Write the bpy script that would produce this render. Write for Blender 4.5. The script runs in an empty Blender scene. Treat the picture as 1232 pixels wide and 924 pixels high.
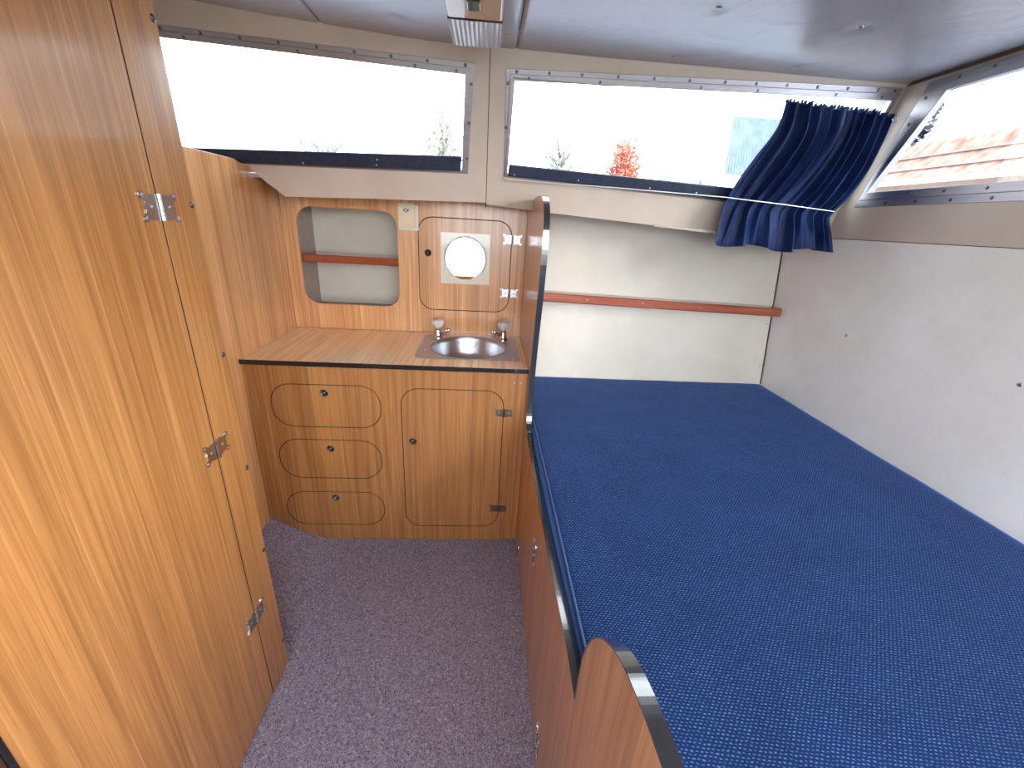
import bpy, bmesh, math, random
from mathutils import Vector, Matrix, noise
from mathutils.geometry import tessellate_polygon
random.seed(7)
COL = bpy.context.scene.collection
V = Vector

# ------------------------------------------------------------------ materials
def _mat(name):
    m = bpy.data.materials.new(name); m.use_nodes = True
    nt = m.node_tree; b = nt.nodes['Principled BSDF']
    return m, nt, b
def _n(nt, t, **kw):
    n = nt.nodes.new(t)
    for k, v in kw.items():
        if k in n.inputs.keys(): n.inputs[k].default_value = v
        else: setattr(n, k, v)
    return n
def _obj_map(nt, scale):
    tc = _n(nt, 'ShaderNodeTexCoord'); mp = _n(nt, 'ShaderNodeMapping')
    nt.links.new(tc.outputs['Object'], mp.inputs['Vector']); mp.inputs['Scale'].default_value = scale
    return mp
def _ramp(nt, stops):
    r = _n(nt, 'ShaderNodeValToRGB'); cr = r.color_ramp
    while len(cr.elements) < len(stops): cr.elements.new(0.5)
    for e, (p, c) in zip(cr.elements, stops):
        e.position = p; e.color = (*c, 1)
    return r
def _mix(nt, fac, a, b, mode='MIX'):
    m = nt.nodes.new('ShaderNodeMix'); m.data_type = 'RGBA'; m.blend_type = mode
    for i, v in ((0, fac), (6, a), (7, b)):
        if hasattr(v, 'node'): nt.links.new(v, m.inputs[i])
        else: m.inputs[i].default_value = v if i == 0 else (*v, 1)
    return m.outputs[2]
def simple(name, col, rough=.5, metal=0, coat=0, noise_amt=0, nscale=40, bump=0, bscale=200, spec=.5):
    m, nt, b = _mat(name)
    b.inputs['Roughness'].default_value = rough; b.inputs['Metallic'].default_value = metal
    b.inputs['Coat Weight'].default_value = coat; b.inputs['Specular IOR Level'].default_value = spec
    mp = _obj_map(nt, (1, 1, 1))
    nz = _n(nt, 'ShaderNodeTexNoise', Scale=nscale, Detail=4.0); nt.links.new(mp.outputs[0], nz.inputs['Vector'])
    lo = tuple(c * (1 - noise_amt) for c in col); hi = tuple(min(1, c * (1 + noise_amt)) for c in col)
    r = _ramp(nt, [(.3, lo), (.7, hi)]); nt.links.new(nz.outputs['Fac'], r.inputs[0])
    nt.links.new(r.outputs[0], b.inputs['Base Color'])
    if bump:
        n2 = _n(nt, 'ShaderNodeTexNoise', Scale=bscale, Detail=3.0); nt.links.new(mp.outputs[0], n2.inputs['Vector'])
        bp = _n(nt, 'ShaderNodeBump', Strength=bump, Distance=.002); nt.links.new(n2.outputs['Fac'], bp.inputs['Height'])
        nt.links.new(bp.outputs[0], b.inputs['Normal'])
    return m
def wood(name, axis='z', light=(.60, .285, .10), mid=(.47, .20, .062), dark=(.30, .115, .034), rough=.3, coat=.35):
    """teak-look laminate: streaks run along axis"""
    m, nt, b = _mat(name)
    def sc(a, l): return {'z': (a, a, l), 'y': (a, l, a), 'x': (l, a, a)}[axis]
    def nz(a, l, detail, dist=0.0):
        mp = _obj_map(nt, sc(a, l))
        t = _n(nt, 'ShaderNodeTexNoise', Scale=1.0, Detail=detail, Distortion=dist)
        nt.links.new(mp.outputs[0], t.inputs['Vector']); return t.outputs['Fac']
    r1 = _ramp(nt, [(.28, mid), (.5, light), (.72, tuple(min(1, c * 1.14) for c in light))])
    nt.links.new(nz(13, .6, 3, .6), r1.inputs[0])
    f2 = _ramp(nt, [(.46, (0, 0, 0)), (.66, (1, 1, 1))]); nt.links.new(nz(60, 1.1, 4, .3), f2.inputs[0])
    c = _mix(nt, f2.outputs[0], r1.outputs[0], dark)
    # keep the dark streaks soft
    c2 = _mix(nt, .55, r1.outputs[0], c)
    f3 = _ramp(nt, [(.55, (0, 0, 0)), (.70, (1, 1, 1))]); nt.links.new(nz(170, 2.4, 3), f3.inputs[0])
    c3 = _mix(nt, f3.outputs[0], c2, tuple(min(1, c * 1.45 + .03) for c in light))
    c4 = _mix(nt, .5, c2, c3)
    f4 = _ramp(nt, [(.52, (0, 0, 0)), (.62, (1, 1, 1))]); nt.links.new(nz(330, 5, 2), f4.inputs[0])
    c5 = _mix(nt, f4.outputs[0], c4, dark)
    c6 = _mix(nt, .3, c4, c5)
    nt.links.new(c6, b.inputs['Base Color'])
    b.inputs['Roughness'].default_value = rough; b.inputs['Coat Weight'].default_value = coat
    b.inputs['Coat Roughness'].default_value = .12
    return m
def carpet_mat():
    m, nt, b = _mat('grey_violet_carpet')
    mp = _obj_map(nt, (1, 1, 1))
    n1 = _n(nt, 'ShaderNodeTexNoise', Scale=190.0, Detail=5.0, Distortion=1.5); nt.links.new(mp.outputs[0], n1.inputs['Vector'])
    n2 = _n(nt, 'ShaderNodeTexNoise', Scale=55.0, Detail=4.0, Distortion=2.0); nt.links.new(mp.outputs[0], n2.inputs['Vector'])
    r = _ramp(nt, [(.34, (.125, .095, .125)), (.5, (.26, .225, .275)), (.68, (.48, .44, .53))]); nt.links.new(n1.outputs['Fac'], r.inputs[0])
    r2 = _ramp(nt, [(.35, (.72, .66, .70)), (.65, (1.0, 1.0, 1.0))]); nt.links.new(n2.outputs['Fac'], r2.inputs[0])
    c = _mix(nt, 1.0, r.outputs[0], r2.outputs[0], 'MULTIPLY'); nt.links.new(c, b.inputs['Base Color'])
    b.inputs['Roughness'].default_value = .95; b.inputs['Specular IOR Level'].default_value = .1
    bp = _n(nt, 'ShaderNodeBump', Strength=.6, Distance=.004); nt.links.new(n1.outputs['Fac'], bp.inputs['Height'])
    nt.links.new(bp.outputs[0], b.inputs['Normal']); return m
def mattress_mat():
    m, nt, b = _mat('blue_woven_upholstery')
    tc = _n(nt, 'ShaderNodeTexCoord')
    # one weave grid in the plane of the top (x,y), reused on the sides through a small shear of z into both
    sp = _n(nt, 'ShaderNodeSeparateXYZ'); nt.links.new(tc.outputs['Object'], sp.inputs[0])
    a1 = _n(nt, 'ShaderNodeMath', operation='ADD'); nt.links.new(sp.outputs[0], a1.inputs[0]); nt.links.new(sp.outputs[2], a1.inputs[1])
    cb = _n(nt, 'ShaderNodeCombineXYZ'); nt.links.new(a1.outputs[0], cb.inputs[0]); nt.links.new(sp.outputs[1], cb.inputs[1])
    wn = _n(nt, 'ShaderNodeTexNoise', Scale=90.0, Detail=2.0); nt.links.new(cb.outputs[0], wn.inputs['Vector'])
    ws = _n(nt, 'ShaderNodeVectorMath', operation='MULTIPLY_ADD'); nt.links.new(wn.outputs['Color'], ws.inputs[0]); ws.inputs[1].default_value = (.005, .005, 0); nt.links.new(cb.outputs[0], ws.inputs[2])
    mp = _n(nt, 'ShaderNodeMapping'); nt.links.new(ws.outputs[0], mp.inputs['Vector']); mp.inputs['Rotation'].default_value = (0, 0, math.radians(8))
    br = _n(nt, 'ShaderNodeTexBrick'); nt.links.new(mp.outputs[0], br.inputs['Vector'])
    br.offset = .5
    for k, v in dict(Scale=1.0).items(): br.inputs[k].default_value = v
    br.inputs['Brick Width'].default_value = .0078; br.inputs['Row Height'].default_value = .0056
    br.inputs['Mortar Size'].default_value = .0022; br.inputs['Mortar Smooth'].default_value = .3
    br.inputs['Color1'].default_value = (.12, .21, .42, 1); br.inputs['Color2'].default_value = (.04, .09, .25, 1)
    br.inputs['Mortar'].default_value = (.006, .023, .092, 1)
    nz = _n(nt, 'ShaderNodeTexNoise', Scale=7.0, Detail=4.0); nt.links.new(tc.outputs['Object'], nz.inputs['Vector'])
    r2 = _ramp(nt, [(.3, (.8, .8, .8)), (.7, (1, 1, 1))]); nt.links.new(nz.outputs['Fac'], r2.inputs[0])
    c = _mix(nt, 1.0, br.outputs['Color'], r2.outputs[0], 'MULTIPLY'); nt.links.new(c, b.inputs['Base Color'])
    b.inputs['Roughness'].default_value = .62
    b.inputs['Sheen Weight'].default_value = .55; b.inputs['Sheen Roughness'].default_value = .35; b.inputs['Specular IOR Level'].default_value = .12
    b.inputs['Sheen Tint'].default_value = (.16, .36, 1, 1)
    bp = _n(nt, 'ShaderNodeBump', Strength=.4, Distance=.0012, invert=True); nt.links.new(br.outputs['Fac'], bp.inputs['Height'])
    nt.links.new(bp.outputs[0], b.inputs['Normal']); return m
def vinyl(name, col, rough=.42, big=.0):
    m, nt, b = _mat(name)
    mp = _obj_map(nt, (1, 1, 1))
    n1 = _n(nt, 'ShaderNodeTexNoise', Scale=420.0, Detail=4.0); nt.links.new(mp.outputs[0], n1.inputs['Vector'])
    n2 = _n(nt, 'ShaderNodeTexNoise', Scale=3.2, Detail=5.0, Roughness=.62); nt.links.new(mp.outputs[0], n2.inputs['Vector'])
    r = _ramp(nt, [(.35, tuple(c * k for c, k in zip(col, (.90, .885, .85)))), (.65, col)]); nt.links.new(n2.outputs['Fac'], r.inputs[0])
    r3 = _ramp(nt, [(.3, (.93, .93, .93)), (.6, (1, 1, 1))]); nt.links.new(n1.outputs['Fac'], r3.inputs[0])
    c = _mix(nt, 1.0, r.outputs[0], r3.outputs[0], 'MULTIPLY'); nt.links.new(c, b.inputs['Base Color'])
    b.inputs['Roughness'].default_value = rough
    bp = _n(nt, 'ShaderNodeBump', Strength=.35, Distance=.0008); nt.links.new(n1.outputs['Fac'], bp.inputs['Height'])
    last = bp
    if big:
        n4 = _n(nt, 'ShaderNodeTexNoise', Scale=9.0, Detail=6.0, Distortion=1.2); nt.links.new(mp.outputs[0], n4.inputs['Vector'])
        b2 = _n(nt, 'ShaderNodeBump', Strength=big, Distance=.02); nt.links.new(n4.outputs['Fac'], b2.inputs['Height'])
        nt.links.new(bp.outputs[0], b2.inputs['Normal']); last = b2
    nt.links.new(last.outputs[0], b.inputs['Normal']); return m
def metal(name, col, rough, brushed=None):
    m, nt, b = _mat(name)
    b.inputs['Metallic'].default_value = 1; b.inputs['Roughness'].default_value = rough
    mp = _obj_map(nt, brushed or (30, 30, 30))
    nz = _n(nt, 'ShaderNodeTexNoise', Scale=1.0, Detail=4.0); nt.links.new(mp.outputs[0], nz.inputs['Vector'])
    r = _ramp(nt, [(.3, tuple(c * .85 for c in col)), (.7, col)]); nt.links.new(nz.outputs['Fac'], r.inputs[0])
    nt.links.new(r.outputs[0], b.inputs['Base Color']); return m
def glass_pane():
    m = bpy.data.materials.new('window_glass'); m.use_nodes = True; nt = m.node_tree
    for n in list(nt.nodes): nt.nodes.remove(n)
    out = _n(nt, 'ShaderNodeOutputMaterial'); mx = _n(nt, 'ShaderNodeMixShader')
    tr = _n(nt, 'ShaderNodeBsdfTransparent'); gl = _n(nt, 'ShaderNodeBsdfGlossy', Roughness=.02)
    tr.inputs[0].default_value = (.97, .985, .98, 1)
    lw = _n(nt, 'ShaderNodeLayerWeight', Blend=.5)
    pw = _n(nt, 'ShaderNodeMath', operation='POWER'); nt.links.new(lw.outputs['Facing'], pw.inputs[0]); pw.inputs[1].default_value = 5
    fr = _n(nt, 'ShaderNodeMath', operation='MULTIPLY_ADD'); nt.links.new(pw.outputs[0], fr.inputs[0]); fr.inputs[1].default_value = .8; fr.inputs[2].default_value = .035
    nt.links.new(fr.outputs[0], mx.inputs[0]); nt.links.new(tr.outputs[0], mx.inputs[1]); nt.links.new(gl.outputs[0], mx.inputs[2])
    nt.links.new(mx.outputs[0], out.inputs[0]); return m
def clear_plastic(name, tint=(1, 1, 1), rough=.08, trans=1.0):
    m, nt, b = _mat(name)
    b.inputs['Base Color'].default_value = (*tint, 1); b.inputs['Roughness'].default_value = rough
    b.inputs['Transmission Weight'].default_value = trans; b.inputs['IOR'].default_value = 1.45
    return m

M = {}
M['wood'] = wood('teak_laminate', light=(.66, .345, .15), mid=(.54, .25, .09), dark=(.35, .14, .045))  # same laminate as the fronts, lightened in place of stronger rear light
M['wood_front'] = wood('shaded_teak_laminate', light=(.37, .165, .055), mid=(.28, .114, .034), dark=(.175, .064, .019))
M['wood_front'].name = 'brown_teak_laminate'  # same laminate, shade put into a darker brown
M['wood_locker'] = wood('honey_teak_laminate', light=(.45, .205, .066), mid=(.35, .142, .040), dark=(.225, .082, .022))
M['wood_board'] = wood('red_teak_laminate', light=(.60, .29, .125), mid=(.50, .22, .085), dark=(.34, .13, .045), rough=.28, coat=.3)
M['wood_top'] = wood('teak_laminate_top', axis='y', light=(.90, .60, .37), mid=(.84, .50, .26), dark=(.60, .30, .135), rough=.2, coat=.9)  # paler than real laminate, standing in for light on the counter
M['mahogany'] = wood('varnished_mahogany', axis='x', light=(.36, .075, .028), mid=(.27, .05, .018), dark=(.14, .025, .01), rough=.2, coat=.7)
M['carpet'] = carpet_mat(); M['mattress'] = mattress_mat()
M['vinyl'] = vinyl('cream_vinyl', (.65, .61, .53)); M['ceil'] = vinyl('ceiling_vinyl', (.47, .455, .47), rough=.27, big=.12)
M['vinyl_white'] = vinyl('white_vinyl', (.86, .85, .84))  # same cream vinyl, window light put into a paler colour
M['vinyl_w'] = vinyl('beige_vinyl', (.62, .53, .45))  # same cream vinyl, its backlit shade put into the colour
M['black'] = simple('black_plastic', (.012, .012, .014), .22, coat=.5)
M['trim'] = simple('glossy_black_edging', (.02, .021, .024), .16, coat=1, spec=1)
M['trim'].node_tree.nodes['Principled BSDF'].inputs['IOR'].default_value = 1.6
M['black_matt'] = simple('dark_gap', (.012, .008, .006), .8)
M['brown_dark'] = simple('dark_brown_frame', (.05, .022, .01), .4, noise_amt=.3)
M['alu'] = metal('window_aluminium', (.38, .36, .39), .42, (4, 4, 60))
M['chrome'] = metal('chrome', (.78, .78, .80), .14)
M['hinge'] = metal('nickel_hinge', (.66, .66, .68), .25)
M['bronze'] = metal('dull_bronze_hinge', (.30, .25, .22), .38)
M['steel'] = metal('brushed_steel', (.58, .64, .78), .42, (6, 180, 180))
M['steel_bowl'] = metal('spun_steel', (.68, .70, .75), .3, (8, 8, 300))
M['screw_dark'] = metal('dulled_screw', (.17, .16, .16), .4)
M['screw'] = metal('screw_steel', (.42, .40, .40), .35)
M['mirror'] = metal('mirror_silver', (.93, .94, .95), .015)
M['ivory'] = simple('ivory_plastic', (.72, .60, .40), .35, noise_amt=.04, nscale=20)
M['lamp_body'] = simple('amber_beige_plastic', (.62, .40, .20), .3, noise_amt=.06, nscale=15, coat=.4)
M['plate'] = simple('pale_acrylic_plate', (.74, .66, .55), .2, coat=.5, noise_amt=.03)
M['navy'] = simple('navy_vinyl_roll', (.012, .022, .055), .45, noise_amt=.35, nscale=60, bump=.2)
M['white'] = simple('white_plastic', (.80, .78, .72), .35, noise_amt=.03)
M['glass'] = glass_pane()
M['crystal'] = clear_plastic('crystal_knob', (1, 1, 1), .10, .5)
M['lens'] = clear_plastic('ribbed_lens', (.92, .93, .98), .25, .55)
M['crimson'] = simple('red_leaf', (.50, .10, .06), .6, noise_amt=.3, nscale=8)
M['leaf'] = simple('grey_green_leaf', (.17, .20, .16), .6, noise_amt=.4, nscale=5)
M['bark'] = simple('bark', (.22, .20, .18), .8, noise_amt=.3, nscale=12)
M['conifer'] = simple('dark_blue_leaf', (.035, .045, .07), .6, noise_amt=.4, nscale=5)
def curtain_mat():
    m, nt, b = _mat('navy_satin')
    tc = _n(nt, 'ShaderNodeTexCoord')
    nz = _n(nt, 'ShaderNodeTexNoise', Scale=14.0, Detail=4.0); nt.links.new(tc.outputs['Object'], nz.inputs['Vector'])
    r = _ramp(nt, [(.3, (.005, .014, .060)), (.7, (.013, .034, .13))]); nt.links.new(nz.outputs['Fac'], r.inputs[0])
    nt.links.new(r.outputs[0], b.inputs['Base Color'])
    b.inputs['Roughness'].default_value = .5; b.inputs['Specular IOR Level'].default_value = .2
    b.inputs['Sheen Weight'].default_value = .12; b.inputs['Sheen Roughness'].default_value = .4; b.inputs['Sheen Tint'].default_value = (.35, .5, 1, 1)
    w = _n(nt, 'ShaderNodeTexNoise', Scale=45.0, Detail=3.0, Distortion=1.0); nt.links.new(tc.outputs['Object'], w.inputs['Vector'])
    bp = _n(nt, 'ShaderNodeBump', Strength=.25, Distance=.004); nt.links.new(w.outputs['Fac'], bp.inputs['Height']); nt.links.new(bp.outputs[0], b.inputs['Normal'])
    return m
M['curtain'] = curtain_mat()
def reed_mat():
    m, nt, b = _mat('reed')
    mp = _obj_map(nt, (10, 10, .7)); nz = _n(nt, 'ShaderNodeTexNoise', Scale=1.0, Detail=5.0); nt.links.new(mp.outputs[0], nz.inputs['Vector'])
    r = _ramp(nt, [(.3, (.30, .19, .15)), (.5, (.46, .31, .26)), (.7, (.62, .48, .43))]); nt.links.new(nz.outputs['Fac'], r.inputs[0])
    nt.links.new(r.outputs[0], b.inputs['Base Color']); b.inputs['Roughness'].default_value = .8; return m
M['reed'] = reed_mat()
M['slate'] = simple('blue_grey_sheet', (.16, .22, .27), .5, noise_amt=.2, nscale=6)
M['pinkwall'] = simple('pinkish_boards', (.34, .25, .23), .7, noise_amt=.2, nscale=6)

# ------------------------------------------------------------------ object helpers
def link(name, bm, mat, parent=None, smooth=False, bevel=0, seg=2):
    me = bpy.data.meshes.new(name)
    bmesh.ops.recalc_face_normals(bm, faces=bm.faces); bm.to_mesh(me); bm.free()
    o = bpy.data.objects.new(name, me); COL.objects.link(o)
    for mm in (mat if isinstance(mat, (list, tuple)) else [mat]): me.materials.append(mm)
    if smooth:
        for p in me.polygons: p.use_smooth = True
    if bevel:
        md = o.modifiers.new('bevel', 'BEVEL'); md.width = bevel; md.segments = seg; md.limit_method = 'ANGLE'; md.angle_limit = math.radians(40)
    if parent is not None:
        o.parent = parent; o.matrix_parent_inverse = Matrix.Translation(parent.location).inverted()
    return o
def thing(name, label, cat, loc=(0, 0, 0), group=None):
    o = bpy.data.objects.new(name, None); COL.objects.link(o); o.location = loc; o.empty_display_size = .05
    o['label'] = label; o['category'] = cat
    if group: o['group'] = group
    return o
def tag(o, label, cat, group=None):
    o['label'] = label; o['category'] = cat
    if group: o['group'] = group
    return o
def struct(o): o['kind'] = 'structure'; return o

class Plane:
    """a flat frame in the room: point = o + a*u + b*v, n points to the room"""
    def __init__(s, o, u, v, n): s.o, s.u, s.v, s.n = V(o), V(u), V(v), V(n).normalized()
    def p(s, a, b, d=0): return s.o + s.u * a + s.v * b + s.n * d
def yplane(y): return Plane((0, y, 0), (1, 0, 0), (0, 0, 1), (0, -1, 0))
def xplane(x, side): return Plane((x, 0, 0), (0, 1, 0), (0, 0, 1), (side, 0, 0))
def zplane(z): return Plane((0, 0, z), (1, 0, 0), (0, 1, 0), (0, 0, 1))
TW = .32
WP = Plane((0, 1.74 + TW * 2.0, 0), (1, 0, 0), (0, -TW, 1), (0, -1, -TW))     # window wall, leaning in towards the roof

def slab(pl, outer, holes=(), t=.012, d=0.0, bm=None):
    """flat panel with holes; front face d in front of the plane, thickness t behind it"""
    bm = bm or bmesh.new()
    loops = [list(outer)] + [list(h) for h in holes]
    flat = [p for l in loops for p in l]
    tris = tessellate_polygon([[V((p[0], p[1], 0)) for p in l] for l in loops])
    f = [bm.verts.new(pl.p(a, b, d)) for a, b in flat]; k = [bm.verts.new(pl.p(a, b, d - t)) for a, b in flat]
    for tr in tris:
        try: bm.faces.new([f[i] for i in tr]); bm.faces.new([k[i] for i in reversed(tr)])
        except ValueError: pass
    s = 0
    for l in loops:
        n = len(l)
        for i in range(n):
            a, b = s + i, s + (i + 1) % n
            bm.faces.new((f[a], f[b], k[b], k[a]))
        s += n
    return bm
def rrect(x0, x1, y0, y1, r, seg=8):
    pts = []
    for cx, cy, a0 in ((x1 - r, y1 - r, 0), (x0 + r, y1 - r, 90), (x0 + r, y0 + r, 180), (x1 - r, y0 + r, 270)):
        for i in range(seg + 1):
            a = math.radians(a0 + 90 * i / seg); pts.append((cx + r * math.cos(a), cy + r * math.sin(a)))
    return pts
def circ(cx, cy, r, n=32): return [(cx + r * math.cos(2 * math.pi * i / n), cy + r * math.sin(2 * math.pi * i / n)) for i in range(n)]
def inset(poly, d):
    """shrink a polygon by d (corners kept sharp)"""
    n = len(poly); area = sum(poly[i][0] * poly[(i + 1) % n][1] - poly[(i + 1) % n][0] * poly[i][1] for i in range(n))
    s = 1 if area > 0 else -1; out = []
    for i in range(n):
        p0, p1, p2 = V(poly[i - 1]), V(poly[i]), V(poly[(i + 1) % n])
        e1 = (p1 - p0).normalized(); e2 = (p2 - p1).normalized()
        n1 = V((-e1.y, e1.x)) * s; n2 = V((-e2.y, e2.x)) * s
        m = (n1 + n2); m /= max(.2, m.length_squared / 2)
        out.append(tuple(p1 + m * d))
    return out
def box(x0, x1, y0, y1, z0, z1, bm=None):
    bm = bm or bmesh.new()
    v = [bm.verts.new((x, y, z)) for z in (z0, z1) for x, y in ((x0, y0), (x1, y0), (x1, y1), (x0, y1))]
    for q in ((0, 3, 2, 1), (4, 5, 6, 7), (0, 1, 5, 4), (1, 2, 6, 5), (2, 3, 7, 6), (3, 0, 4, 7)): bm.faces.new([v[i] for i in q])
    return bm
def tube(pts, r, seg=10, bm=None, caps=True):
    bm = bm or bmesh.new(); pts = [V(p) for p in pts]; rings = []
    for i, p in enumerate(pts):
        t = (pts[min(i + 1, len(pts) - 1)] - pts[max(i - 1, 0)]).normalized()
        a = t.cross(V((0, 0, 1)) if abs(t.z) < .9 else V((1, 0, 0))).normalized(); b = t.cross(a)
        rr = r[i] if isinstance(r, (list, tuple)) else r
        rings.append([bm.verts.new(p + (a * math.cos(2 * math.pi * k / seg) + b * math.sin(2 * math.pi * k / seg)) * rr) for k in range(seg)])
    for i in range(len(rings) - 1):
        for k in range(seg): bm.faces.new((rings[i][k], rings[i][(k + 1) % seg], rings[i + 1][(k + 1) % seg], rings[i + 1][k]))
    if caps: bm.faces.new(rings[0][::-1]); bm.faces.new(rings[-1])
    return bm
def lathe(profile, o, axis=(0, 0, 1), seg=32, bm=None):
    """profile = (radius, height along axis)"""
    bm = bm or bmesh.new(); o = V(o); ax = V(axis).normalized()
    a = ax.orthogonal().normalized(); b = ax.cross(a); rings = []
    for r, h in profile:
        if r < 1e-6: rings.append([bm.verts.new(o + ax * h)])
        else: rings.append([bm.verts.new(o + ax * h + (a * math.cos(2 * math.pi * k / seg) + b * math.sin(2 * math.pi * k / seg)) * r) for k in range(seg)])
    for i in range(len(rings) - 1):
        A, B = rings[i], rings[i + 1]
        for k in range(seg):
            k2 = (k + 1) % seg
            if len(A) == 1 and len(B) > 1: bm.faces.new((A[0], B[k2], B[k]))
            elif len(B) == 1 and len(A) > 1: bm.faces.new((A[k], A[k2], B[0]))
            elif len(A) > 1: bm.faces.new((A[k], A[k2], B[k2], B[k]))
    return bm
def ribbon(pl, path, t, w=.0018, d=.0006, out=1):
    """edging strip laid on the rim of a panel of thickness t, following path"""
    bm = bmesh.new(); rows = []
    for i, p in enumerate(path):
        a = V(path[max(0, i - 1)]); c = V(path[min(len(path) - 1, i + 1)]); e = (c - a).normalized(); nn = V((-e.y, e.x)) * out
        q0 = V(p) - nn * .0002; q1 = V(p) + nn * w
        rows.append([bm.verts.new(pl.p(q[0], q[1], dd)) for q, dd in ((q0, d), (q1, d), (q1, -t - d), (q0, -t - d))])
    for i in range(len(rows) - 1):
        for k in range(4): bm.faces.new((rows[i][k], rows[i][(k + 1) % 4], rows[i + 1][(k + 1) % 4], rows[i + 1][k]))
    bm.faces.new(rows[0]); bm.faces.new(rows[-1][::-1]); return bm
def dome(o, n, r, h=None, seg=14, bm=None):
    h = h or r * .45
    return lathe([(r, 0), (r * .97, h * .35), (r * .75, h * .75), (r * .4, h * .96), (0, h)], o, n, seg, bm)
def screw(pl, a, b, r, parent, d=0.0, mat=None, name='screw'):
    bm = dome(pl.p(a, b, d - .0002), pl.n, r, r * .5)
    # cross slot
    for s in (0, 1):
        u, v = (pl.u.normalized(), pl.v.normalized()) if s == 0 else (pl.v.normalized(), pl.u.normalized())
        c = pl.p(a, b, d + r * .38)
        q = [c + u * x * r * .5 + v * y * r * .1 + pl.n * z for z in (0, r * .15) for x, y in ((-1, -1), (1, -1), (1, 1), (-1, 1))]
        vv = [bm.verts.new(p) for p in q]
        for f in ((4, 5, 6, 7), (0, 1, 5, 4), (1, 2, 6, 5), (2, 3, 7, 6), (3, 0, 4, 7)): bm.faces.new([vv[i] for i in f])
    return link(name, bm, mat or M['screw'], parent, smooth=False)

def hinge(pl, a, b, w, h, parent, mat, d=0.0, rot=0.0, screws=True):
    """ornamental butterfly hinge lying on the plane, knuckle along the local vertical"""
    ca, sa = math.cos(rot), math.sin(rot)
    def R(x, y): return (a + x * ca - y * sa, b + x * sa + y * ca)
    bm = bmesh.new(); k = .006 if w > .06 else .004
    for s in (-1, 1):
        W2 = w / 2; H = h / 2
        half = [(k, H * .92), (.40 * W2, H * .86), (.55 * W2, H * .74), (.68 * W2, H * .80), (.76 * W2, H * 1.0), (.90 * W2, H * 1.04), (1.0 * W2, H * .92), (1.0 * W2, H * .72), (.90 * W2, H * .56), (.80 * W2, H * .42), (.78 * W2, H * .2), (.84 * W2, 0)]
        loop = half + [(x, -y) for x, y in half[-2::-1]]
        loop = [R(x * s, y) for x, y in loop]
        if s < 0: loop = loop[::-1]
        slab(pl, loop, (), .0022, d + .0022, bm)
    for i in range(5):
        y0 = -h * .47 + i * h * .188; y1 = y0 + h * .176
        tube([pl.p(*R(0, y0), d + .0035), pl.p(*R(0, y1), d + .0035)], k * .75, 10, bm)
    o = link('hinge', bm, mat, parent, bevel=.0005, seg=1)
    if screws:
        for s in (-1, 1):
            for x, y in ((.86, .78), (.86, -.78), (.48, 0)):
                aa, bb = R(x * s * w / 2, y * h / 2); screw(pl, aa, bb, h * .075, o, d + .0022, M['screw'])
    return o

# ================================================================== SETTING
# floor: flat walkway whose carpet climbs the hull side at the far left
bm = bmesh.new(); nx, ny = 60, 60; grid = []
for j in range(ny + 1):
    row = []
    for i in range(nx + 1):
        x = -1.76 + (1.56 + 1.76) * i / nx; y = -1.0 + 3.5 * j / ny
        rise = max(0, (-.69 - x) / .265)
        z = .118 * min(rise, 1.3) ** 1.35 * min(1, max(0, (y - 1.03) / .42)) if x < -.69 and y > 1.03 else 0
        row.append(bm.verts.new((x, y, z)))
    grid.append(row)
for j in range(ny):
    for i in range(nx): bm.faces.new((grid[j][i], grid[j][i + 1], grid[j + 1][i + 1], grid[j + 1][i]))
flr = struct(link('floor', bm, M['carpet'], smooth=True))

# window wall (leaning), with two openings
L_out = [(-1.62, 1.997), (-.064, 1.956), (-.087, 1.619), (-1.62, 1.587)]
L_gl = [(-1.585, 1.967), (-.096, 1.923), (-.110, 1.632), (-1.585, 1.598)]
R_out = [(.047, 1.950), (1.515, 1.990), (1.497, 1.562), (.057, 1.616)]
R_gl = [(.080, 1.918), (1.492, 1.952), (1.480, 1.578), (.072, 1.630)]
outer = [(-1.75, 2.09), (-1.75, 1.45), (-.974, 1.45), (-.974, 1.60), (-.937, 1.594), (-.914, 1.567), (-.890, 1.543), (-.851, 1.512), (-.83, 1.494), (-.472, 1.506), (-.012, 1.518), (-.012, 2.05)]
ww = struct(link('wall_port', slab(WP, outer, [inset(L_out, .012)], .03), M['vinyl_w']))
outer = [(-.009, 2.05), (-.009, 1.511), (.258, 1.494), (.725, 1.470), (1.008, 1.450), (1.525, 1.440), (1.525, 2.02)]
struct(link('wall_port', slab(WP, outer, [inset(R_out, .012)], .03), M['vinyl_w']))
struct(link('trim_1', slab(WP, [(-.014, 1.50), (-.007, 1.50), (-.007, 2.04), (-.014, 2.04)], (), .01, -.004), M['brown_dark']))
# unseen decks added to bounce light in, also closing the pocket behind the wall
M['gelcoat'] = simple('white_gelcoat', (.34, .40, .54), .3, coat=.3, noise_amt=.04, nscale=4)
struct(link('side_deck', box(-1.78, 1.75, 1.912, 2.95, 1.558, 1.574), M['gelcoat']))
struct(link('side_deck_right', box(1.58, 2.3, -1.0, 1.90, 1.545, 1.572), M['gelcoat']))
struct(link('wall_port_infill', box(-.954, -.80, 1.905, 1.911, 1.576, 1.622), M['vinyl_w']))
# hull side beside the berth, leaning outwards
HK = .18
HP = Plane((0, 2.03 - HK * .7, 0), (1, 0, 0), (0, HK, 1), (0, -1, HK))
struct(link('wall_port_hull', slab(HP, [(.2, 0), (1.545, 0), (1.545, 1.553), (.2, 1.553)], (), .02), M['vinyl']))
struct(link('wall_port_lower', box(-1.75, .20, 2.42, 2.44, 0, 1.555), M['vinyl']))
struct(link('wall_port_skin', box(.19, 1.56, 2.25, 2.27, 0, 1.555), M['vinyl']))
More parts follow.
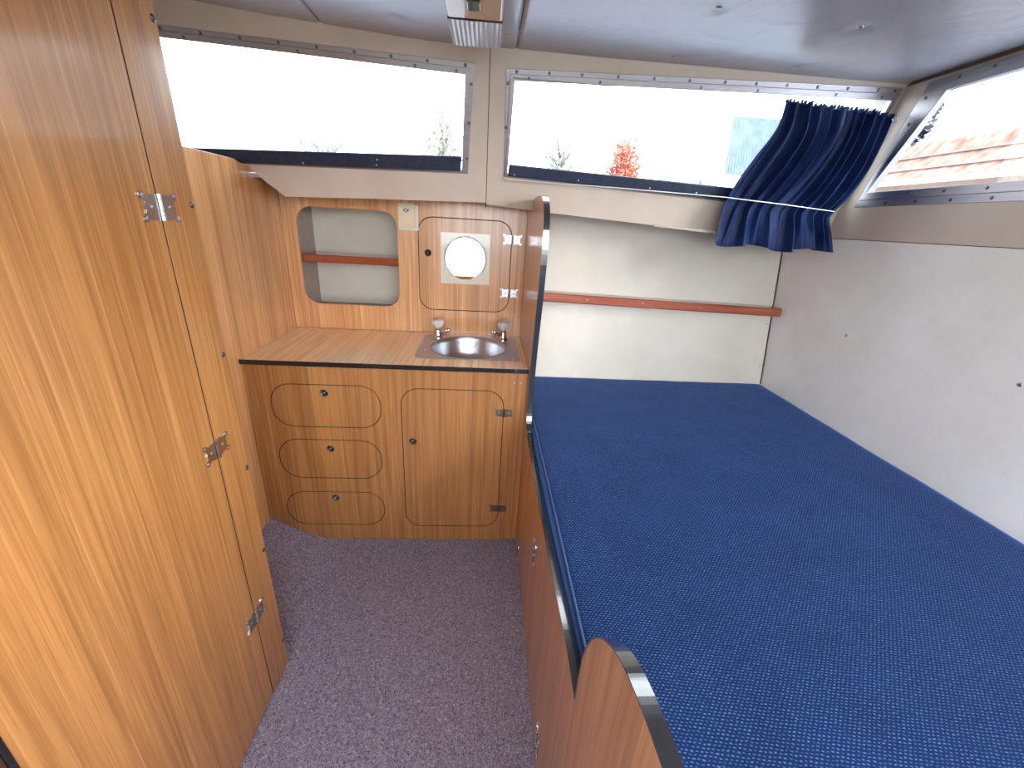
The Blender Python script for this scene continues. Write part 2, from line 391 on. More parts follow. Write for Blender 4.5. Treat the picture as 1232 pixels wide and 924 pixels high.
# right wall with its window opening
RP = xplane(1.525, -1)
S_out = [(1.797, 1.585), (1.650, 1.985), (-.42, 1.985), (-.42, 1.592)]
S_gl = [(1.756, 1.638), (1.570, 1.943), (-.37, 1.943), (-.37, 1.650)]
struct(link('wall_right', slab(RP, [(-1.0, 1.461), (2.26, 1.461), (2.26, 2.02), (-1.0, 2.02)], [inset(S_out, .012)], .03), M['vinyl_w']))
rl = struct(link('wall_right', slab(RP, [(-1.0, 0), (2.26, 0), (2.26, 1.4585), (-1.0, 1.4585)], (), .034, .004), M['vinyl_white'], bevel=.002))
struct(link('trim_2', slab(RP, [(-1.0, 1.455), (1.93, 1.455), (1.93, 1.464), (-1.0, 1.464)], (), .006, -.001), M['brown_dark']))
# left wall of the next compartment, rear bulkhead with its wide open hatchway
struct(link('wall_left', box(-1.78, -1.75, -1.0, 2.46, 0, 2.12), M['vinyl']))
BP = Plane((0, -.98, 0), (1, 0, 0), (0, 0, 1), (0, 1, 0))
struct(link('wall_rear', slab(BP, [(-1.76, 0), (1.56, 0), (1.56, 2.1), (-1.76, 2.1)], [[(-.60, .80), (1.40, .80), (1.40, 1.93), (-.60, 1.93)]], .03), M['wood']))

# ceiling: three padded vinyl panels with narrow seams, gently cambered to the left
def ceil_z(x, y):
    z = 2.0 + (.052 * ((-.1 - x) / .9) ** 1.4 if x < -.1 else 0)
    z += .0025 * noise.noise(V((x * 3, y * 3, 0)))
    return z
cb = []
root = None
buttons = [(.586, 1.339), (.616, 1.691), (1.008, 1.369), (1.052, 1.681), (.30, 1.30), (-.27, 1.30), (-.30, 1.60)]
HX0, HX1, HY0, HY1 = -.40, .60, -.90, -.30  # unseen roof hatch opening, added to let extra daylight in
bm = box(-1.76, 1.56, HY1, 1.92, 2.085, 2.10); box(-1.76, HX0, -1.0, HY1, 2.085, 2.10, bm); box(HX1, 1.56, -1.0, HY1, 2.085, 2.10, bm)
root = struct(link('ceiling', bm, M['black_matt']))
for x0, x1 in ((-1.75, -.572), (-.569, .078), (.081, 1.525)):
    bm = bmesh.new(); nx = max(10, int((x1 - x0) / .012)); ny = 170; g = []
    for j in range(ny + 1):
        row = []
        for i in range(nx + 1):
            x = x0 + (x1 - x0) * i / nx; y = -.98 + 2.88 * j / ny
            z = ceil_z(x, y)
            for bx, by in buttons:
                q = ((x - bx) ** 2 + (y - by) ** 2)
                z += .006 * math.exp(-q / .0006) - .0015 * math.exp(-q / .006)
            e = min(x - x0, x1 - x); z += .003 * math.exp(-e / .004)
            row.append(bm.verts.new((x, y, z)))
        g.append(row)
    for j in range(ny):
        for i in range(nx):
            c = (g[j][i].co + g[j + 1][i + 1].co) / 2
            if HX0 < c.x < HX1 and HY0 < c.y < HY1: continue
            bm.faces.new((g[j][i], g[j][i + 1], g[j + 1][i + 1], g[j + 1][i]))
    bmesh.ops.delete(bm, geom=[v for v in bm.verts if not v.link_faces], context='VERTS')
    bmesh.ops.solidify(bm, geom=bm.faces[:], thickness=-.01)
    o = link('ceiling_panel', bm, M['ceil'], root, smooth=True)
ZC = Plane((0, 0, 0), (1, 0, 0), (0, 1, 0), (0, 0, -1))
for bx, by in buttons[:4]:
    z = ceil_z(bx, by)
    bm = dome((bx, by, z + .004), (0, 0, -1), .0085, .005); link('button', bm, M['screw'], root, smooth=True)
for bx, by in ((.039, 1.621), (.112, 1.615), (-.549, 1.55), (-.60, 1.54), (.045, 1.35), (.115, 1.33)):
    bm = dome((bx, by, ceil_z(bx, by) - .0005), (0, 0, -1), .0045, .002); link('screw', bm, M['screw'], root, smooth=True)

# windows: aluminium frame, raised glazing bead, pane, screws, dark roll on the sill
def window(n, pl, out, gl, outer_screws, bead_screws, back=-.018):
    e = struct(bpy.data.objects.new('window_%d' % n, None)); COL.objects.link(e); e.empty_display_size = .05
    c = pl.p(sum(p[0] for p in out) / 4, min(p[1] for p in out)); e.location = c
    mid = [tuple((V(a) * .48 + V(b) * .52)) for a, b in zip(out, gl)]
    link('frame', slab(pl, out, [mid], .004, .003), M['alu'], e, bevel=.0008, seg=1)
    link('glazing_bead', slab(pl, inset(mid, -.0025), [gl], .026, .0065), M['alu'], e, bevel=.0015, seg=2)
    link('pane', slab(pl, inset(gl, -.004), (), .004, back), M['glass'], e)
    for a, b in outer_screws: screw(pl, a, b, .0054, e, .003, M['screw_dark'])
    for a, b in bead_screws: screw(pl, a, b, .0050, e, .0065, M['screw_dark'])
    return e
def lerp2(a, b, t): return tuple(V(a).lerp(V(b), t))
def edge_pts(A, B, a2, b2, ts, k=.25):
    return [lerp2(lerp2(A, B, t), lerp2(a2, b2, t), k) for t in ts]
w1 = window(1, WP, L_out, L_gl, edge_pts(L_out[0], L_out[1], L_gl[0], L_gl[1], [.34, .42, .50, .58, .66, .74, .82, .90, .985]) + edge_pts(L_out[1], L_out[2], L_gl[1], L_gl[2], [.15, .5, .85]),
            edge_pts(L_out[0], L_out[1], L_gl[0], L_gl[1], [.38, .62, .88, .975], .76))
w2 = window(2, WP, R_out, R_gl, edge_pts(R_out[0], R_out[1], R_gl[0], R_gl[1], [.02, .10, .18, .27, .36, .45, .54, .62, .70, .78, .86, .94, .985]) + edge_pts(R_out[3], R_out[0], R_gl[3], R_gl[0], [.02, .5, .9]),
            edge_pts(R_out[0], R_out[1], R_gl[0], R_gl[1], [.04, .22, .48, .63, .84, .965], .76))
w3 = window(3, RP, S_out, S_gl, edge_pts(S_out[0], S_out[3], S_gl[0], S_gl[3], [.06, .115, .17, .225, .28, .34], .22) + edge_pts(S_out[1], S_out[2], S_gl[1], S_gl[2], [.04, .09, .16, .23, .30], .3) + edge_pts(S_out[0], S_out[1], S_gl[0], S_gl[1], [.7, .9], .3),
            edge_pts(S_out[0], S_out[3], S_gl[0], S_gl[3], [.09, .15, .21, .27], .75))
def sill_roll(e, pts):
    bm = slab(WP, pts, (), .012, .019)
    r = link('sill_roll', bm, M['navy'], e, bevel=.004, seg=3)
    return r
r1 = sill_roll(w1, [(-1.57, 1.590), (-.115, 1.629), (-.109, 1.680), (-1.57, 1.631)])
r2 = sill_roll(w2, [(.074, 1.624), (1.474, 1.574), (1.474, 1.622), (.076, 1.664)])
for e, pts in ((r1, ((-.72, 1.622), (-.44, 1.632), (-.435, 1.65))), (r2, ((.10, 1.630), (.36, 1.626), (.66, 1.616), (.86, 1.61)))):
    for a, b in pts: link('pin', dome(WP.p(a, b, .019), WP.n, .0028, .002), M['white'], e, smooth=True)
# right window outer gutter lip along its top
link('drip_rail', slab(RP, [(1.72, 1.988), (1.70, 1.998), (-.5, 1.998), (-.5, 1.988)], (), .004, .02), M['brown_dark'], w3)

# ================================================================== TALL LOCKER (left foreground)
XL = -.634; LP = xplane(XL, 1)
lk = thing('tall_locker', 'tall honey-coloured wood-grain locker with full-height hinged door, left foreground', 'locker', (XL, .65, 0))
link('door', slab(LP, [(.381, .012), (.9022, .012), (.9022, 2.014), (.381, 2.014)], (), .016), M['wood_locker'], lk, bevel=.0005, seg=1)
link('corner_post', slab(LP, [(.9065, .008), (1.010, .008), (1.010, 2.012), (.9065, 2.012)], (), .02), M['wood_locker'], lk, bevel=.0005, seg=1)
link('gap_seal', slab(LP, [(.9023, .01), (.9064, .01), (.9064, 2.01), (.9023, 2.01)], (), .01, -.0005), M['black_matt'], lk)  # black filler standing in for the shade of the open door gap
link('end_panel', box(-.955, XL - .0205, .996, 1.009, .006, 2.012), M['wood_locker'], lk)
link('carcass', box(-.955, XL - .022, .34, .994, .004, 2.01), M['black_matt'], lk)
link('door_edging', slab(LP, [(.3745, .004), (.3800, .004), (.3800, 2.012), (.3745, 2.012)], (), .018, .001), M['black'], lk)
link('door_post', slab(LP, [(.300, .004), (.3735, .004), (.3735, 2.012), (.300, 2.012)], (), .02, -.004), M['brown_dark'], lk)
for z, w, h in ((1.438, .098, .052), (.903, .092, .050), (.347, .092, .052)):
    hinge(LP, .905, z, w, h, lk, M['hinge'], 0.0005)
for z in (1.765, 1.445, 1.109, .787, .501, .118):
    screw(LP, 1.0015, z, .0068, lk, 0, M['screw_dark'])

# left wood partition between washbasin corner and the next compartment
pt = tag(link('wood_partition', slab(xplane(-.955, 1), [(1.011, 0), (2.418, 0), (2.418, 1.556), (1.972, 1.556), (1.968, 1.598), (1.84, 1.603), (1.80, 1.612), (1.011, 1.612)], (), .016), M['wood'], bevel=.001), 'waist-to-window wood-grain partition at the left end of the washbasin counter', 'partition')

# ================================================================== WASHBASIN CABINET
YC = 1.602; CP = yplane(YC)
cab = thing('washbasin_cabinet', 'low wood-grain cabinet with three oval-cornered drawers and one door, under the basin', 'cabinet', (-.38, YC, 0))
def curve_bottom():
    return [(-.953, .118), (-.93, .108), (-.887, .082), (-.84, .058), (-.799, .036), (-.74, .014), (-.69, .003), (-.6, .0015), (.10, .0015), (.15, .006), (.170, .010), (.1855, .003)]
fronts = [('drawer', (-.865, -.421, .596, .792, .085), (-.647, .754)), ('drawer', (-.868, -.432, .341, .538, .088), (-.648, .492)), ('drawer', (-.872, -.434, .085, .270, .085), (-.650, .237)), ('door', (-.340, .094, .080, .788, .075), (-.294, .538))]
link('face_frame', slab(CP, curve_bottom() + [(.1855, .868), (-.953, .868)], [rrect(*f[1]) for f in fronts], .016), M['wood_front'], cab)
link('carcass', slab(CP, [(-.94, .14), (-.70, .02), (.17, .02), (.17, .86), (-.94, .86)], (), .004, -.02), M['black_matt'], cab)
for nm, (a, b, c, d, r), (ka, kb) in fronts:
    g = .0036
    link('gap_seal', slab(CP, rrect(a, b, c, d, r), [rrect(a + g, b - g, c + g, d - g, r - g)], .008, -.0006), M['black_matt'], cab)  # flush black ring painting the gap's shade around each front
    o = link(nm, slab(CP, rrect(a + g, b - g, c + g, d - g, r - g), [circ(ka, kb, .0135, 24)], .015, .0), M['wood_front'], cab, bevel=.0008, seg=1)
    bm = lathe([(.0140, .0022), (.0165, .0012), (.0160, -.001), (.0125, -.002), (.0120, -.014), (0, -.015)], CP.p(ka, kb, .0008), CP.n, 28)
    link('finger_hole', bm, M['black'], o, smooth=True)
for z in (.686, .188):
    hinge(CP, .095 if z > .5 else .092, z, .084, .040, cab, M['bronze'], .0003)
for a in (.132, .160): screw(CP, a, .825, .0038, cab, 0, M['screw'])
# corner fillet strip against the berth board
# countertop with cut-out
ct = thing('countertop', 'wood-grain countertop with black front edging around the steel basin', 'countertop', (-.38, 1.6, .871))
BX, BY, BR = -.071, 1.882, .181
link('top_panel', slab(zplane(.891), [(-.954, 1.594), (.1865, 1.594), (.1865, 2.1205), (-.954, 2.1205)], [circ(BX, BY, BR + .004, 48)], .018), M['wood_top'], ct)
link('front_edging', box(-.954, .1865, 1.5905, 1.5938, .8715, .8913), M['black'], ct, bevel=.001)
# basin
sk = thing('wash_basin', 'round stainless steel wash basin with square rim set into countertop', 'basin', (BX, BY, .891))
SP = zplane(.8915)
link('rim_plate', slab(SP, rrect(-.297, .157, 1.69, 2.072, .03), [circ(BX, BY, BR - .004, 48)], .0012, .0016), M['steel'], sk, bevel=.0006, seg=1)
link('bowl', lathe([(BR - .002, .0032), (BR - .004, .0034), (BR - .007, .001), (BR - .010, -.02), (BR - .018, -.07), (BR - .035, -.105), (BR - .07, -.125), (.03, -.130), (.028, -.134), (0, -.134)], (BX, BY, .8915), (0, 0, 1), 64), M['steel_bowl'], sk, smooth=True)
link('drain', lathe([(.0, .004), (.012, .004), (.024, .003), (.027, .0), (.027, -.004)], (BX, BY, .7615), (0, 0, 1), 28), M['chrome'], sk, smooth=True)
for a, b in ((-.262, 1.80), (-.27, 1.715), (.128, 1.715), (.138, 1.86), (-.245, 1.95)): screw(SP, a, b, .0035, sk, .0016, M['chrome'])
# plug chain: beads hanging in a loop on the bowl's far side
bm = bmesh.new()
cpts = []
for i in range(25):
    t = i / 24; x = BX + .005 + (t - .5) * .085
    z = .885 - .045 * (1 - (2 * t - 1) ** 2); rr = BR - .013 - .01 * (.885 - z) / .05
    y = BY + math.sqrt(max(0, rr ** 2 - (x - BX) ** 2)); cpts.append((x, y, z))
for p in cpts: lathe([(0, -.0022), (.0016, -.0015), (.0022, 0), (.0016, .0015), (0, .0022)], p, (0, 0, 1), 8, bm)
tube(cpts, .0006, 5, bm)
link('plug_chain', bm, M['chrome'], sk, smooth=True)
# taps
def tap(x, y, s, lab):
    t = thing('water_tap', lab, 'tap', (x, y, .893), 'taps at the wash basin')
    b0 = lathe([(.025, 0), (.025, .004), (.020, .009), (.0175, .02), (.0165, .038), (.013, .044), (.009, .05), (0, .05)], (x, y, .8935), (0, 0, 1), 28)
    link('body', b0, M['chrome'], t, smooth=True)
    sp = [V((x, y, .918)), V((x + s * .02, y - .012, .926)), V((x + s * .042, y - .024, .937)), V((x + s * .052, y - .030, .942))]
    bm = tube(sp, [.013, .0115, .010, .009], 14)
    lathe([(0, -.011), (.007, -.008), (.0105, 0), (.007, .008), (0, .011)], sp[-1] + V((s * .003, -.002, 0)), (0, 0, 1), 16, bm)
    link('spout', bm, M['chrome'], t, smooth=True)
    prof = [(.0, .0), (.010, .0), (.020, .006), (.030, .020), (.031, .032), (.027, .040), (.012, .043), (0, .043)]
    k = bmesh.new(); seg = 16
    rings = []
    for r, h in prof:
        if r == 0: rings.append([k.verts.new((x, y, .9435 + h))]); continue
        rings.append([k.verts.new((x + r * (1 if q % 2 else .88) * math.cos(2 * math.pi * q / seg), y + r * (1 if q % 2 else .88) * math.sin(2 * math.pi * q / seg), .9435 + h)) for q in range(seg)])
    for i in range(len(rings) - 1):
        A, B = rings[i], rings[i + 1]
        for q in range(seg):
            q2 = (q + 1) % seg
            if len(A) == 1: k.faces.new((A[0], B[q2], B[q]))
            elif len(B) == 1: k.faces.new((A[q], A[q2], B[0]))
            else: k.faces.new((A[q], A[q2], B[q2], B[q]))
    kn = link('knob', k, M['crystal'], t); kn['label'] = 'clear crystal tap knob'
    link('knob_core', lathe([(.006, -.002), (.006, .022), (.008, .026), (.008, .031), (0, .032)], (x, y, .9435), (0, 0, 1), 14), M['chrome'], kn, smooth=True)
    return t
tap(-.229, 2.020, 1, 'small chrome tap with crystal knob, left of the basin bowl')
tap(.094, 2.020, -1, 'small chrome tap with crystal knob, right of the basin bowl beside the berth board')

# ================================================================== WALL CABINET ABOVE THE COUNTER
YB = 2.122; WB = yplane(YB)
wc = thing('wall_cabinet', 'wood-grain wall cabinet above the counter with open niche and round-cornered mirror door', 'cabinet', (-.38, YB, .9))
nich = rrect(-.892, -.428, 1.016, 1.464, .072); dr = rrect(-.332, .120, 1.010, 1.452, .07)
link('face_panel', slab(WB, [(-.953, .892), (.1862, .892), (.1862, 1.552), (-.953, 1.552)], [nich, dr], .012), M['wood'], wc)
bm = box(-.925, -.906, YB + .0125, 2.385, .96, 1.53); box(-.414, -.395, YB + .0125, 2.385, .96, 1.53, bm)
box(-.9055, -.4145, YB + .0125, 2.385, .965, .98, bm); box(-.9055, -.4145, YB + .0125, 2.385, 1.50, 1.515, bm)
link('niche_box', bm, simple('taupe_lining', (.36, .29, .24), .5, noise_amt=.1), wc)  # vinyl lining darkened, the niche's shade put into its colour
link('niche_back', box(-.9055, -.4145, 2.355, 2.37, .981, 1.499), M['vinyl'], wc)
link('niche_shelf', box(-.9055, -.4145, YB + .03, 2.354, 1.212, 1.249), M['mahogany'], wc, bevel=.006, seg=3)
link('door_backing', slab(WB, rrect(-.345, .135, .995, 1.465, .05), (), .004, -.014), M['black_matt'], wc)
link('gap_seal', slab(WB, dr, [rrect(-.3282, .1162, 1.0138, 1.4482, .067)], .008, -.0006), M['black_matt'], wc)  # black ring drawn for the shade in the door gap
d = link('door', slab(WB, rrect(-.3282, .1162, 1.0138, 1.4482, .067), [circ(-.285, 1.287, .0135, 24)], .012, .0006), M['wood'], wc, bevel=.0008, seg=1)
bm = lathe([(.0140, .0022), (.0165, .0012), (.0160, -.001), (.0125, -.002), (.0120, -.010), (0, -.011)], WB.p(-.285, 1.287, .0012), WB.n, 28)
link('finger_hole', bm, M['black'], d, smooth=True)
hinge(WB, .122, 1.368, .090, .046, wc, M['hinge'], .001)
hinge(WB, .120, 1.110, .090, .046, wc, M['hinge'], .001)
mr = thing('round_mirror', 'round mirror on a pale square plate on the upper cabinet door', 'mirror', (-.104, YB, 1.15))
link('backing_plate', slab(WB, rrect(-.223, .016, 1.147, 1.387, .003, 3), (), .005, .0065), M['plate'], mr, bevel=.001)
link('mirror_glass', lathe([(0, .003), (.098, .003), (.1015, .0022), (.102, 0)], WB.p(-.104, 1.268, .0066), WB.n, 64), M['mirror'], mr)
link('mirror_rim', lathe([(.1022, 0), (.1022, .0036), (.1045, .0036), (.1055, 0)], WB.p(-.104, 1.268, .0066), WB.n, 64), M['white'], mr, smooth=True)
# little ivory box
sb = thing('light_switch_box', 'small ivory plastic box with dark oval button between niche and mirror door', 'switch', (-.375, YB, 1.39))
link('base_plate', slab(WB, rrect(-.420, -.327, 1.384, 1.496, .006, 3), (), .004, .0045), M['plate'], sb, bevel=.001)
link('cover', slab(WB, rrect(-.417, -.341, 1.394, 1.502, .010, 4), (), .018, .0228), M['ivory'], sb, bevel=.003, seg=3)
link('button', slab(WB, [(-.379 + .013 * math.cos(t * math.pi / 12), 1.472 + .0075 * math.sin(t * math.pi / 12)) for t in range(24)], (), .002, .0245), M['black'], sb)
link('rocker', slab(WB, [(-.379 + .005 * math.cos(t * math.pi / 8), 1.472 + .004 * math.sin(t * math.pi / 8)) for t in range(16)], (), .002, .0262), M['screw'], sb)

# ================================================================== BERTH BOARD
XB = .1875; TB = .020
BPn = xplane(XB, -1)
rimp = [(2.118, 1.520), (1.95, 1.535), (1.78, 1.545), (1.64, 1.545), (1.575, 1.535), (1.525, 1.512), (1.492, 1.475), (1.477, 1.425), (1.474, 1.36), (1.478, 1.29), (1.495, 1.18), (1.522, 1.05), (1.543, .92), (1.550, .80), (1.548, .72), (1.535, .675), (1.505, .650), (1.44, .638), (1.30, .632), (1.05, .630), (.85, .636), (.65, .650), (.56, .652), (.515, .645), (.487, .636), (.486, .665), (.487, .70), (.484, .745), (.478, .780), (.463, .822), (.441, .862), (.413, .894), (.386, .917), (.345, .940), (.304, .952), (.262, .960), (.20, .963), (-.30, .966)]
def smooth_path(p, it=2, keep=()):
    for _ in range(it):
        q = [p[0]]
        for a, b in zip(p, p[1:]):
            q += [tuple(V(a).lerp(V(b), .25)), tuple(V(a).lerp(V(b), .75))]
        q.append(p[-1]); p = q
    return p
iV = rimp.index((.487, .636))
rim = smooth_path(rimp[:iV + 1]) + smooth_path(rimp[iV:])[1:]
bb = thing('berth_board', 'long wood-grain berth side board with black edging, low rail and rounded hump in the foreground', 'bunk board', (XB, 1.0, 0))
link('board_panel', slab(BPn, [(-.30, .004)] + [(2.118, .004)] + rim, (), TB), M['wood_board'], bb)
link('edge_trim', ribbon(BPn, rim, TB, .0022, .0008, -1), M['trim'], bb)['label'] = 'glossy black edging strip'
hinge(BPn, 1.055, .445, .05, .085, bb, M['hinge'], .0006, rot=math.radians(0))
hinge(BPn, .715, .085, .05, .085, bb, M['hinge'], .0006)
hinge(BPn, 1.49, .045, .035, .05, bb, M['hinge'], .0006, screws=False)
for y, z in ((1.10, .385), (.78, .13)): screw(BPn, y, z, .0035, bb)

# ================================================================== BERTH
bm = box(XB + TB + .002, 1.516, -.55, 1.90, .004, .568)
tag(link('bunk', bm, M['wood_board'], bevel=.002), 'plain wooden bunk under the blue mattress', 'bunk')
mt = thing('berth_mattress', 'wide blue woven berth mattress with pale flecks, filling the bunk', 'mattress', (.87, .7, .57))
bm = bmesh.new(); x0, x1, y0, y1, z0, z1 = .2125, 1.519, -.50, 2.026, .570, .700
nx, ny = 90, 160; rr = .014
def mprof(s):   # rounded cross-section edge: returns inset, drop
    return s
top = []
for j in range(ny + 1):
    row = []
    for i in range(nx + 1):
        x = x0 + (x1 - x0) * i / nx; y = y0 + (y1 - y0) * j / ny
        z = z1 + .0035 * noise.noise(V((x * 2.2, y * 2.2, 3))) + .0012 * noise.noise(V((x * 9, y * 9, 1)))
        e = min(x - x0, x1 - x, y - y0)
        z -= .006 * math.exp(-e / .012) 
        row.append(bm.verts.new((x, y, z)))
    top.append(row)
for j in range(ny):
    for i in range(nx): bm.faces.new((top[j][i], top[j][i + 1], top[j + 1][i + 1], top[j + 1][i]))
def side(vs, flip):
    prev = vs
    for k, zz in enumerate((.66, .61, z0)):
        cur = [bm.verts.new((v.co.x, v.co.y - (.0 if not flip else HK * (z1 - zz)), zz)) for v in vs]
        for a in range(len(vs) - 1): bm.faces.new((prev[a], prev[a + 1], cur[a + 1], cur[a]))
        prev = cur
side([r[0] for r in top], False); side([r[-1] for r in top], False); side(top[0], False); side(top[-1], True)
bmesh.ops.remove_doubles(bm, verts=bm.verts[:], dist=.0004)
ms = link('cover', bm, M['mattress'], mt, smooth=True)
M['piping'] = simple('blue_piping', (.05, .10, .26), .6, noise_amt=.3, nscale=300)
link('piping', tube([(x0 + .001, y0 + (2.02 - y0) * i / 80, .6965 + .0035 * noise.noise(V((x0 * 2.2, (y0 + (2.02 - y0) * i / 80) * 2.2, 3)))) for i in range(81)], .0028, 8), M['piping'], mt, smooth=True)

# ================================================================== RED SHELF, BATTEN, BUTTONS
sh = thing('wall_shelf', 'long varnished red-brown mahogany shelf rail on the cream hull wall above the berth', 'shelf', (.85, 2.06, 1.1))
def zs(x): return 1.138 - .0195 * (x - .27) 
bm = bmesh.new(); xs = [.209 + (1.512 - .209) * i / 20 for i in range(21)]
prof = [(2.105, 0.0), (2.032, 0.0), (2.024, -.001), (2.020, -.006), (2.0195, -.036), (2.023, -.042), (2.032, -.044), (2.043, -.042), (2.046, -.022), (2.093, -.020)]
rows = []
for i, x in enumerate(xs):
    rows.append([bm.verts.new((x, y + (.004 if i in (0, 20) else 0), zs(x) + z)) for y, z in prof])
for i in range(20):
    for k in range(len(prof)): bm.faces.new((rows[i][k], rows[i][(k + 1) % len(prof)], rows[i + 1][(k + 1) % len(prof)], rows[i + 1][k]))
bm.faces.new(rows[0]); bm.faces.new(rows[-1][::-1])
link('rail', bm, M['mahogany'], sh, bevel=.0015)
for x in (.50, .78, 1.08): link('plug', dome((x, 2.0197, zs(x) - .02), (0, -1, 0), .004, .0008), M['wood_board'], sh, smooth=True)
bt = tag(link('curtain_batten', tube([V(WP.p(.725, 1.4715, .010)) + V((0, -.002, 0)), V(WP.p(1.35, 1.4455, .010)) + V((0, -.002, 0))], .0055, 8), M['white'], smooth=True), 'thin cream batten under the window ledge, running behind the curtain hem', 'batten')
for y, z in ((1.617, 1.082), (1.012, 1.10)):
    b_ = link('button', dome(RP.p(y, z, .0036), RP.n, .0062, .003), M['screw'], rl, smooth=True)
hw = bpy.data.objects['wall_port_hull']
link('corner_strip', slab(HP, [(1.512, .70), (1.519, .70), (1.519, 1.40), (1.512, 1.40)], (), .002, .0022), M['brown_dark'], hw)
for z in (.80, 1.02): link('screw', dome(HP.p(1.498, z, 0), HP.n, .0042, .002), M['screw'], hw, smooth=True)

# ================================================================== CURTAIN + WIRES
cu = thing('window_curtain', 'dark navy satin curtain gathered at the right end of the middle window', 'curtain', (1.25, 1.8, 1.4))
def interp(t, tab):
    """Catmull-Rom through the rows of the table"""
    k = 0
    while k < len(tab) - 2 and t > tab[k + 1][0]: k += 1
    p1, p2 = tab[k], tab[k + 1]; p0 = tab[max(0, k - 1)]; p3 = tab[min(len(tab) - 1, k + 2)]
    h = p2[0] - p1[0]; s = (t - p1[0]) / h; out = []
    for c in range(1, len(p1)):
        m1 = (p2[c] - p0[c]) / (p2[0] - p0[0]) * h; m2 = (p3[c] - p1[c]) / (p3[0] - p1[0]) * h
        out.append((2 * s ** 3 - 3 * s * s + 1) * p1[c] + (s ** 3 - 2 * s * s + s) * m1 + (-2 * s ** 3 + 3 * s * s) * p2[c] + (s ** 3 - s * s) * m2)
    return out
# v, left x, right x, left z, right z, y, fold amplitude
ctab = [(0, 1.060, 1.486, 1.915, 1.897, 1.720, .013), (.16, 1.066, 1.500, 1.830, 1.812, 1.745, .017), (.36, 1.026, 1.502, 1.735, 1.715, 1.770, .020), (.54, .985, 1.478, 1.640, 1.626, 1.790, .019), (.66, .968, 1.445, 1.575, 1.566, 1.803, .012), (.72, .962, 1.434, 1.548, 1.540, 1.805, .011), (.86, .955, 1.462, 1.480, 1.478, 1.810, .018), (1, .948, 1.486, 1.418, 1.412, 1.808, .022)]
NU, NV = 300, 90
bm = bmesh.new(); g = []
folds = 10
for j in range(NV + 1):
    v = j / NV; xl, xr, zl, zr, yy, am = interp(v, ctab); row = []
    gather = math.exp(-((v - .68) / .10) ** 2)
    for i in range(NU + 1):
        u = i / NU
        ph = u + .018 * math.sin(7 * u + 1.3) + .045 * noise.noise(V((u * 4, v * 1.6, 5)))
        n = folds
        a = math.sin(2 * math.pi * n * ph + 1.2 * noise.noise(V((u * 3, 0, 9))))
        a2 = math.sin(2 * math.pi * n * 2.1 * ph + 3 * v) * .28
        low = max(0, (v - .70) / .30)
        wide = math.sin(2 * math.pi * 5.2 * ph + .6) * low * 1.05
        amp = am * max(.25, 1.0 + 1.3 * noise.noise(V((u * 7, v * 1.1, 2))))
        off = amp * ((a + a2) * (1 - .65 * low) + wide)
        # puff between header and tie
        off += .018 * math.sin(math.pi * min(1, v / .66)) * math.sin(math.pi * u) if v < .66 else .012 * low * math.sin(math.pi * u)
        x = xl + (xr - xl) * u + am * .45 * math.cos(2 * math.pi * n * ph)*(1-low) * (1 if .03 < u < .97 else 0)
        z = zl + (zr - zl) * u + .012 * noise.noise(V((u * 3, v, 1))) * v
        if v > .7: z -= low * (.010 * math.sin(2 * math.pi * 2.1 * u + .4) + .012 * math.sin(math.pi * u))
        if v < .05: z += .006 * noise.noise(V((u * 40, v * 20, 7))) * (1 - v / .05)
        y = yy - off
        lim = 1.74 - TW * (z - 2.0) - .017 if z > 1.46 else 1.90
        y = min(y, lim)
        row.append(bm.verts.new((min(x, 1.512), y, z)))
    g.append(row)
for j in range(NV):
    for i in range(NU): bm.faces.new((g[j][i], g[j][i + 1], g[j + 1][i + 1], g[j + 1][i]))
o = link('cloth', bm, M['curtain'], cu, smooth=True)
md = o.modifiers.new('thick', 'SOLIDIFY'); md.thickness = .0012
# frayed gathered header: little upright tufts above the wire
bm = bmesh.new()
for k in range(30):
    u = (k + .5) / 30; x = 1.062 + (1.482 - 1.062) * u + random.uniform(-.004, .004); z = 1.912 - .018 * u; h = random.uniform(.006, .014); w = random.uniform(.005, .009)
    q = [(x - w, 1.712, z - .004), (x + w, 1.716, z - .004), (x + w * .5, 1.711, z + h), (x - w * .4, 1.714, z + h * .8)]
    vs = [bm.verts.new(p) for p in q]; bs = [bm.verts.new((p[0], p[1] + .003, p[2])) for p in q]
    bm.faces.new(vs); bm.faces.new(bs[::-1])
    for a in range(4): bm.faces.new((vs[a], vs[(a + 1) % 4], bs[(a + 1) % 4], bs[a]))
link('ruffle_header', bm, M['curtain'], cu)
# metal ring at the curtain's upper right corner
bm = tube([(1.497 + .011 * math.cos(t * math.pi / 12), 1.712, 1.885 + .012 * math.sin(t * math.pi / 12)) for t in range(25)], .0016, 8, caps=False)
link('curtain_ring', bm, M['chrome'], cu, smooth=True)
tw = thing('curtain_wire', 'white stretched curtain wire crossing the lower part of the navy curtain', 'curtain wire', WP.p(.07, 1.6, .03), 'curtain wires')
link('wire', tube([WP.p(.062, 1.612, .004), WP.p(.075, 1.613, .026), (.50, 1.820, 1.601), (.945, 1.772, 1.589), (1.20, 1.766, 1.576), (1.425, 1.774, 1.563), WP.p(1.50, 1.560, .004)], .0019, 8), M['white'], tw, smooth=True)
link('screw_eye', tube([WP.p(.060 + .006 * math.cos(t * .55), 1.612 + .006 * math.sin(t * .55), .010) for t in range(12)], .0012, 6), M['chrome'], tw, smooth=True)
tu = thing('curtain_wire', 'thin stretched wire along the top of the middle window, holding the navy curtain header', 'curtain wire', WP.p(.08, 1.92, .02), 'curtain wires')
link('wire', tube([WP.p(.070, 1.926, .004), WP.p(.080, 1.926, .014), (1.05, 1.722, 1.913), (1.50, 1.716, 1.897), WP.p(1.515, 1.90, .004)], .0011, 8), M['alu'], tu, smooth=True)

